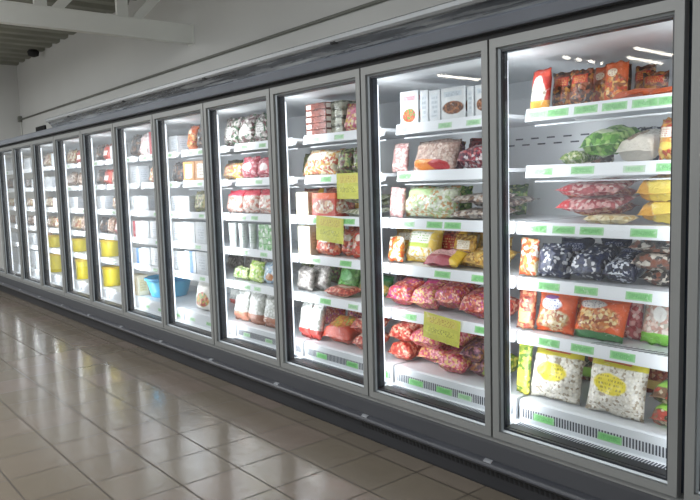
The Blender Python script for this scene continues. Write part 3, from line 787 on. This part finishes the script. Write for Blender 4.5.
bag(2, 5, 432, 460, 354, m_pinkheap, 'pink and red bag', pose='lie', n=2, ln=.19, th=.085, tilt=.25)
bag(2, 5, 458, 478, 356, m_purple, 'purple brown bag lying down', pose='lie', n=2, ln=.18, th=.075, tilt=.25)
for a_, e_ in ((400, 424), (428, 452), (456, 482)): bag(2, 5, a_, e_, 330, m_redheap, 'red orange bag behind', y=.50, d=.08)
bag(2, 5, 474, 492, 370, m_yelgreen, 'yellow green bag', pose='lie', n=1, ln=.20, th=.09, tilt=.3)
# ---- bay 3
m_rbox = P('reddish_box_white_label', '#8a4a3e', ['#a0584a', '#6a342c'], 30, label=('#ece4dc', .16, .5, .12, .34, 'r'), label2=('#8f4c40', .65, .5, .26, .3, 'r', '#3a1c18'), rough=.5)
m_gjar = P('grey_green_jar', '#7d7f72', ['#8a8c7c', '#5f6258', '#a8a898'], 35, label=('#b0b0a0', .5, .5, .5, .24, 'r', '#5a5c50'))
m_pinkyel = P('pink_yellow_bag', '#d8b070', ['#d87a9a', '#e8c85a', '#c85a6a', '#f0e0c0'], 45)
m_yelred = P('yellow_white_red_bag', '#dcbc5a', ['#e9dcb8', '#d8a03a', '#c8503a', '#f4efe0'], 42, label=('#f0ece0', .4, .62, .28, .14, 'r', '#a0402a'))
m_dkgreen = P('green_dark_red_bag', '#4a4a34', ['#5f7a3a', '#6a2a2e', '#9aa05a', '#3a3028'], 42)
m_rwbox = P('red_white_small_box', '#c8402c', ['#f0e6da', '#d8b08a', '#b0583c'], 40, cmask=(.5, .42, .46, .3), label=('#e2602a', .5, .88, .6, .12, 'r'), rough=.45)
m_trayw = P('pale_green_tray', '#b8bca4', ['#cfd2bc', '#9aa07a', '#e6e6da'], 38)
m_beigebox = P('beige_carton', '#d8cdb4', label=('#c8b890', .5, .5, .32, .3, 'r', '#8a7a54'), rough=.55)
m_tomato = P('tomato_bag', '#c8452f', ['#d8503a', '#b0301f', '#e88a5a', '#f0d8c8'], 40, label=('#e9e2da', .5, .66, .2, .12, 'o'))
m_greenyel = P('green_yellow_bag', '#4f7a3a', FRY, 50, cmask=(.6, .3, .44, .28), band=('#2f7a4a', .68, 1.05))
m_darkgreen = P('dark_green_bag', '#2f6a45', PEAS, 45, label=('#6aa86a', .5, .5, .3, .18, 'o'))
m_greybag = P('grey_clear_bag', '#8f8a88', ['#a09a96', '#7a7472', '#c0bab4'], 40)
m_clearred = P('clear_bag_red_bottom', '#d9dad4', CLEARM, 45, band=('#b8403a', -.05, .26), label=('#eef0ec', .5, .7, .4, .2, 'o'))
m_redyelbag = P('red_yellow_bag', '#c84a34', ['#e0b03a', '#c85a34', '#8fa03a', '#d8803a'], 48, cmask=(.5, .5, .4, .3))
m_salmon = P('salmon_red_bag', '#d0604c', REDM, 48, label=('#f0dcd0', .5, .3, .3, .08, 'r'))
stack(3, 0, 305, 325, 95, 5, m_rbox, 'reddish brown box with white label')
stack(3, 0, 326, 337, 97, 4, m_gjar, 'grey green carton', y=.24)
bag(3, 0, 337, 364, 103, m_pinkyel, 'pink and yellow bag', d=.09)
bag(3, 0, 338, 362, 96, m_brown, 'dark brown bag behind the pink one', y=.54)
bag(3, 1, 298, 334, 149, m_yelred, 'yellow and white bag with red print', d=.1, tilt=.45)
bag(3, 1, 335, 350, 150, m_dkgreen, 'dark green and red bag', d=.08)
bag(3, 1, 348, 364, 148, m_dkgreen, 'dark green and red bag', d=.08)
carton(3, 2, 312, 335, 193, m_rwbox, 'small red carton with white picture', d=.1)
bag(3, 2, 335, 364, 205, m_trayw, 'pale green flat tray', pose='lie', n=3, ln=.2, th=.035, tilt=.1, plump=.25)
carton(3, 2, 296, 308, 192, m_beigebox, 'beige carton', d=.08)
carton(3, 3, 298, 310, 226, m_beigebox, 'beige carton', d=.08)
bag(3, 3, 311, 334, 234, m_tomato, 'red tomato bag', d=.09)
bag(3, 3, 333, 352, 232, m_tomato, 'red tomato bag', d=.09)
bag(3, 3, 350, 366, 230, m_tomato, 'red tomato bag', d=.08)
bag(3, 4, 295, 310, 268, m_greybag, 'grey see-through bag')
bag(3, 4, 309, 326, 265, m_greybag, 'grey see-through bag', y=.26)
bag(3, 4, 326, 346, 264, m_darkgreen, 'dark green bag', y=.24, tilt=.3)
bag(3, 4, 334, 367, 280, m_greenyel, 'green bag with yellow contents', d=.1, tilt=.35)
bag(3, 4, 322, 346, 292, m_reds, 'bright red bag', pose='lie', n=1, ln=.14, th=.045, y=.16)
bag(3, 5, 297, 308, 303, m_clearred, 'clear bag with red bottom', d=.06)
bag(3, 5, 308, 319, 305, m_clearred, 'clear bag with red bottom', d=.06)
bag(3, 5, 321, 347, 330, m_redyelbag, 'red and yellow bag lying on its back', pose='lie', n=1, ln=.20, th=.11, tilt=.45)
bag(3, 5, 348, 369, 337, m_salmon, 'salmon red bag lying on its back', pose='lie', n=2, ln=.18, th=.075, tilt=.25)
# ---- bay 4
m_palemix = P('pale_bag_dark_print', '#cfc8c4', ['#6a3a40', '#e6e0dc', '#3f6a4a', '#b0a8a4'], 38, label=('#f2f0ee', .5, .45, .26, .2, 'o', '#5a3a40'))
m_yelpink = P('yellow_pink_bag', '#e0b070', ['#e6c45a', '#d87a7a', '#f0e0c8'], 40)
m_pinkred = P('pink_red_bag', '#cf5a6c', ['#d8687a', '#b83a4c', '#f0c0c4'], 40, label=('#f4e6e6', .5, .5, .28, .2, 'o'))
m_redwhite2 = P('red_top_white_bag', '#e0a8a0', ['#e8d0c4', '#c8705c', '#f4ece6'], 40, band=('#c8304a', .74, 1.05))
m_whitecup = P('white_cup', '#e6e9e8', label=('#d4dcd8', .5, .5, .3, .3, 'r', '#9ab0a4'), rough=.4)
m_greencup = P('green_white_tray', '#d8e6d4', ['#6fb26a', '#eef4ec', '#a8d0a0'], 30)
m_lime = P('lime_green_bag', '#b8d860', ['#cfe67a', '#8fbf3a', '#eef4c8'], 40)
m_bluewhite = P('blue_white_bag', '#d6e4ee', ['#8ab4d8', '#eef4f8', '#b8d0e4'], 40, label=('#b87a4a', .55, .3, .24, .18, 'o'))
m_clearbrown = P('clear_bag_brown_roots', '#e4e3dc', CLEARM, 40, band=('#a8705a', -.05, .30))
for a_, b_, t_ in ((222, 236, 116), (236, 252, 112), (252, 268, 113)): bag(4, 0, a_, b_, t_, m_palemix, 'pale bag with dark print', d=.08)
bag(4, 1, 222, 240, 164, m_yelpink, 'yellow and pink bag', d=.08)
bag(4, 1, 240, 256, 158, m_pinkred, 'pink and red bag', d=.08)
bag(4, 1, 256, 271, 158, m_pinkred, 'pink and red bag', d=.08)
for a_, b_ in ((225, 241), (241, 257), (257, 272)): bag(4, 2, a_, b_, 190, m_redwhite2, 'pale bag with red top', d=.08)
bag(4, 2, 240, 270, 184, m_pinkred, 'pink and red bag behind the pale ones', y=.4)
for a_, b_ in ((229, 238), (239, 248), (249, 257)): tub(4, 3, a_, b_, 222, m_whitecup, m_whitecup, 'white lidded cup', name='food_cup', cat='cup', taper=.85)
stack(4, 3, 258, 273, 221, 4, m_greencup, 'green and white tray', d=.12, name='food_tray', cat='tray')
bag(4, 4, 232, 248, 268, m_clearveg, 'clear bag of pale vegetables', d=.07)
bag(4, 4, 246, 260, 262, m_lime, 'lime green bag', d=.07)
bag(4, 4, 259, 275, 264, m_bluewhite, 'blue and white bag', d=.07)
for a_, b_, t_ in ((232, 246, 292), (246, 261, 290), (261, 277, 294)): bag(4, 5, a_, b_, t_, m_clearbrown, 'clear bag with brown roots inside', d=.08)
# ---- second rows seen between the front goods
for b_, s_, y_, spans, t_, m_, ds in (
    (2, 3, .50, ((392, 420), (424, 452), (456, 484)), 230, m_goldbag, 'gold bag behind'),
    (3, 1, .46, ((300, 320), (322, 342), (344, 360)), 146, m_dkgreen, 'dark green and red bag behind'),
    (3, 2, .46, ((300, 320), (322, 342), (344, 360)), 188, m_redyel, 'red brown snack bag behind'),
    (3, 3, .46, ((300, 320), (322, 342), (344, 360)), 226, m_tomato, 'red tomato bag behind'),
    (3, 4, .50, ((298, 318), (320, 340), (342, 360)), 262, m_dkgreen, 'dark green and red bag behind'),
    (3, 5, .50, ((300, 320), (322, 342), (344, 362)), 308, m_redheap, 'red and orange bag behind'),
    (4, 0, .50, ((222, 236), (238, 252), (254, 268)), 110, m_dkred, 'dark red bag behind'),
    (4, 1, .50, ((224, 240), (242, 256), (258, 270)), 152, m_dkgreen, 'dark green and red bag behind'),
    (4, 4, .50, ((226, 241), (243, 258), (260, 274)), 256, m_greybag, 'grey see-through bag behind'),
    (4, 5, .50, ((228, 243), (245, 260), (262, 276)), 288, m_clearred, 'clear bag with red bottom behind')):
    for a_, e_ in spans: bag(b_, s_, a_, e_, t_, m_, ds, y=y_, d=.07)
# ---- bays 5 to 11
m_orbook = P('orange_tan_carton', '#c88a4a', label=('#f0e6d8', .5, .5, .3, .34, 'r', '#8a5a2a'), rough=.5)
m_wht = P('white_pack', '#c9cdd2', label=('#c8ced6', .5, .5, .32, .3, 'r', '#8a94a2'), rough=.45)
m_whtred = P('white_pack_red_stripe', '#cfccd0', label=('#c83a4a', .3, .5, .12, .6, 'r'), rough=.45)
m_whtblue = P('white_pack_blue_stripe', '#c6ccd4', label=('#5a8ac0', .6, .5, .14, .6, 'r'), rough=.45)
m_dk = P('dark_grey_pack', '#4a4a4e', ['#5a5a60', '#34343a', '#8a6a5a'], 30)
m_pale = P('pale_pink_pack', '#dcc8c8', ['#e6d8d6', '#c8a8a8'], 30)
m_grnbrn = P('green_brown_bag', '#6a6a3c', ['#7a8a4a', '#5a4a30', '#b8a878'], 35)
m_fruit = P('white_bag_fruit_print', '#e9e6e0', ['#b8402c', '#7aa03a', '#d89a3a'], 40, cmask=(.55, .35, .38, .25))
m_redp = P('red_pack', '#c04438', ['#c84a3c', '#9a3028'], 30, label=('#e9d8d0', .5, .4, .26, .16, 'r'))
m_cream = P('cream_pack', '#dccfae', ['#e4d8bc', '#b89a6a', '#a8583c'], 32)
m_brn = P('brown_pack', '#8a6a58', ['#9a7a64', '#6a4a3c', '#c8b4a4'], 32)
m_blue = plain('blue_bucket_plastic', '#4fb4dc', .35, 0, .05, 4)
m_blue2 = plain('deep_blue_rim', '#2f8fc4', .35, 0, .05, 4)
m_ytub = plain('yellow_tub_plastic', '#e2cf2e', .35, 0, .06, 5)
m_ylid = plain('yellow_lid', '#d9b72a', .4, 0, .06, 5)
def row(b, s, px0, px1, ptop, spec):
    """spec: list of (kind letter, material, description); shares the span"""
    n = len(spec); 
    for i, (k, m_, dsc) in enumerate(spec):
        a_ = px0 + (px1 - px0) * i / n; e_ = px0 + (px1 - px0) * (i + .95) / n
        if k == 'c': carton(b, s, a_, e_, ptop, m_, dsc, d=.1)
        elif k == 'b': bag(b, s, a_, e_, ptop, m_, dsc, d=.07)
        elif k == 't': tub(b, s, a_, e_, ptop, m_ytub, m_ylid, dsc, taper=.93)
Wp, Wr, Wb = ('c', m_wht, 'white carton'), ('c', m_whtred, 'white carton with red stripe'), ('c', m_whtblue, 'white carton with blue stripe')
Dk, Pp, Cr, Br, Rd = ('b', m_dk, 'dark grey bag'), ('b', m_pale, 'pale pink bag'), ('b', m_cream, 'cream coloured bag'), ('b', m_brn, 'brown bag'), ('b', m_redp, 'red bag')
Ob, Gb = ('c', m_orbook, 'orange tan carton'), ('b', m_grnbrn, 'green brown bag')
row(5, 0, 170, 186, 136, [Wp, Dk]); row(5, 0, 186, 205, 126, [('b', m_orange, 'orange printed bag'), Dk])
row(5, 1, 171, 182, 162, [Dk]); row(5, 1, 183, 206, 155, [Ob, Ob])
row(5, 2, 171, 190, 196, [Wp, Wp]); row(5, 2, 190, 206, 190, [Gb])
row(5, 3, 172, 207, 222, [Wp, Wp, Wp]); row(5, 4, 173, 208, 251, [Wp, Wb, Wp])
tub(5, 5, 147, 192, 277, m_blue, m_blue2, 'wide open blue bucket', name='blue_bucket', cat='bucket', lid=False, taper=.78)
bag(5, 5, 193, 209, 276, m_fruit, 'white bag with fruit print', d=.08)
row(6, 0, 129, 157, 130, [Dk, Pp, Wr]); row(6, 1, 130, 158, 166, [Wp, Pp, Cr]); row(6, 2, 131, 158, 196, [Wp, Wp, Dk])
row(6, 3, 132, 159, 221, [Wr, Wp, Wp]); row(6, 4, 133, 160, 248, [Wb, Wp, Wp])
carton(6, 5, 130, 138, 275, m_beigebox, 'beige carton', d=.1)
row(7, 0, 95, 118, 145, [Dk, Rd, Wp]); row(7, 1, 96, 119, 170, [Dk, Rd, Br]); row(7, 2, 97, 120, 196, [Wp, Dk, Cr]); row(7, 3, 99, 122, 218, [Dk, Br, Rd])
row(7, 4, 101, 122, 239, [('t', 0, 'yellow tub')]); row(7, 5, 103, 123, 266, [('t', 0, 'yellow tub')])
row(8, 0, 66, 85, 150, [Cr, Rd]); row(8, 1, 67, 86, 173, [Br, Br]); row(8, 2, 69, 88, 197, [Wp, Br]); row(8, 3, 71, 89, 217, [Cr, Br])
row(8, 4, 73, 90, 238, [('t', 0, 'yellow tub')]); row(8, 5, 76, 92, 257, [('t', 0, 'yellow tub')])
row(9, 0, 44, 59, 153, [Cr, Wp]); row(9, 1, 45, 60, 177, [Wp, Cr]); row(9, 2, 46, 61, 198, [Cr, Wp]); row(9, 3, 47, 63, 217, [Cr, Cr])
row(9, 4, 49, 64, 235, [('t', 0, 'yellow tub')]); row(9, 5, 50, 65, 252, [('t', 0, 'yellow tub')])
for b_, a_, e_ in ((10, 24, 38), (11, 6, 19)):
    for s_, t_ in enumerate((158, 179, 199, 216, 233, 248)):
        row(b_, s_, a_ + s_ * 1.2, e_ + s_ * 1.2, t_, [[Wp, Dk], [Dk, Wp], [Cr, Wp], [Br, Wp], [Wp, Cr], [Wp, Wp]][s_])
# ---- yellow price cards clipped over the rails
m_card = P('yellow_price_card', '#d9d85a', label=('#d9d85a', .5, .36, .42, .14, 'r', '#5a5a30'), label2=('#dcd060', .5, .78, .42, .16, 'r', '#b0803a'), rough=.55)
def card(b, s, px0, px1, py0, py1, ry, label):
    y = SY[s] - .016; a_ = at((px0 + px1) / 2, py1, y=y); xa, xb = at(px0, (py0 + py1) / 2, y=y).x, at(px1, (py0 + py1) / 2, y=y).x
    h = at((px0 + px1) / 2, py0, y=y).z - a_.z
    o = obj('price_card', uvquad(xb - xa, h, .0015), m_card); o.location = ((xa + xb) / 2, y, a_.z); o.rotation_euler = (0, ry, 0)
    tag(o, label, 'price card', 'yellow price cards hung over shelf rails')
card(3, 1, 337, 360, 173, 199, 0, 'yellow price card, upper of two in the freezer with reddish boxes')
card(3, 2, 316, 343, 217, 242, .06, 'yellow price card, lower of two in the freezer with reddish boxes')
card(2, 4, 423, 459, 316, 342, .09, 'tilted yellow price card hung low above the pink and red bags')


# goods that would press into each other are nudged back on their shelf
from mathutils.bvhtree import BVHTree
bpy.context.view_layer.update()
def tree_of(o):
    vs, ps = [], []
    mw = Matrix.LocRotScale(o.location, o.rotation_euler, o.scale)
    for q in [o] + list(o.children):
        if q.type == 'MESH':
            n0 = len(vs)
            vs.extend(mw @ v.co for v in q.data.vertices); ps.extend(tuple(n0 + i for i in p.vertices) for p in q.data.polygons)
    return BVHTree.FromPolygons(vs, ps)
FIXED = [o for o in bpy.data.objects if o.name.split('.')[0] in ('shelf', 'price_rail', 'price_tag', 'mullion', 'light_tube', 'bottom_gasket', 'liner', 'wire_lip')]
vs_, ps_ = [], []
for q in FIXED:
    n0 = len(vs_); vs_.extend(q.matrix_world @ v.co for v in q.data.vertices); ps_.extend(tuple(n0 + i for i in p.vertices) for p in q.data.polygons)
FIX = BVHTree.FromPolygons(vs_, ps_)
ZBASE = [shelf_z(q) for q in range(6)]
for s_ in range(6):
    row_ = sorted([g[0] for g in GOODS if g[4] == s_], key=lambda o: (0 if o.name.startswith('blue_bucket') else 1, o.location.y, o.location.x)); done = []
    for o in row_:
        base = o.location.copy(); ok = False
        near = [(p, t) for p, t in done if abs(p.location.x - base.x) < .5]
        zz = (0, .012, .024, .04, .055) if o.get('lies') else (0,)
        cand = sorted(((abs(dx) * 1.3 + dy + dz * 1.1, dx, dy, dz) for dz in zz for dx in (0, .008, -.008, .016, -.016, .026, -.026, .04, -.04) for dy in [.012 * q for q in range(22)]))
        for sc_ in (1, .93, .86, .78, .7):
            o.scale = (sc_,) * 3; L0 = base - Vector((0, 0, (base.z - ZBASE[s_]) * (1 - sc_)))
            for k, (_, dx, dy, dz) in enumerate(cand[::1 if sc_ == 1 else 3]):
                o.location = L0 + Vector((dx, dy, dz))
                tb = tree_of(o)
                if not any(tb.overlap(t) for _, t in near) and not tb.overlap(FIX): ok = True; break
            if ok: break
        if not ok:
            o.location = base; bpy.context.view_layer.update(); tb = tree_of(o)
        done.append((o, tb))

# drop what stands wholly hidden behind other goods
HID = {'carton.006'} | {'food_bag.%03d' % k for k in (6, 34, 74, 83, 84, 88, 125, 128, 129, 138, 143, 144, 147, 152, 154, 162, 170)}
for g in [g for g in GOODS if g[0].name in HID]:
    GOODS.remove(g); bpy.data.objects.remove(g[0])

# ------------------------------------------------------------------ labels: each one singles out its thing
from collections import defaultdict
cnt = defaultdict(list)
bpy.context.view_layer.update()
for g in GOODS: cnt[(g[1], g[3], g[4])].append(g)
ORD = ['first', 'second', 'third', 'fourth', 'fifth', 'sixth', 'seventh', 'eighth', 'ninth', 'tenth']
for (desc, b, s), gs in cnt.items():
    if len(gs) == 1:
        o, _, cat, _, _ = gs[0]; tag(o, f'{desc}, {SHN[s]}, {BN[b]}', cat, f'goods on the {SHN[s]} of the {BN[b]}'); continue
    xs = [g[0].location.x for g in gs]; zs = [g[0].location.z for g in gs]
    vertical = (max(zs) - min(zs)) > (max(xs) - min(xs)) * .8
    gs = sorted(gs, key=(lambda g: -g[0].location.z) if vertical else (lambda g: g[0].location.x))
    for i, g in enumerate(gs):
        if vertical: w_ = 'topmost' if i == 0 else ('lowest' if i == len(gs) - 1 else ORD[i] + ' down')
        else: w_ = 'leftmost' if i == 0 else ('rightmost' if i == len(gs) - 1 else ORD[i] + ' along')
        tag(g[0], f'{w_} {desc}, {SHN[s]}, {BN[b]}', g[2], f'goods on the {SHN[s]} of the {BN[b]}')

# ------------------------------------------------------------------ light of the hall
w = bpy.data.worlds.new('hall_light'); SC.world = w; w.use_nodes = True
bg = w.node_tree.nodes['Background']; bg.inputs[0].default_value = (.92, .96, 1, 1); bg.inputs[1].default_value = 1.5
for (x, y, p) in ((-8, -3.4, 290), (-3.0, -4.0, 300), (3, -5.0, 160)):
    seg_light('hall_light', (x, y, ZC - .3), 4.0, 2.5, (0, 0, 0), p, (.97, .985, 1))
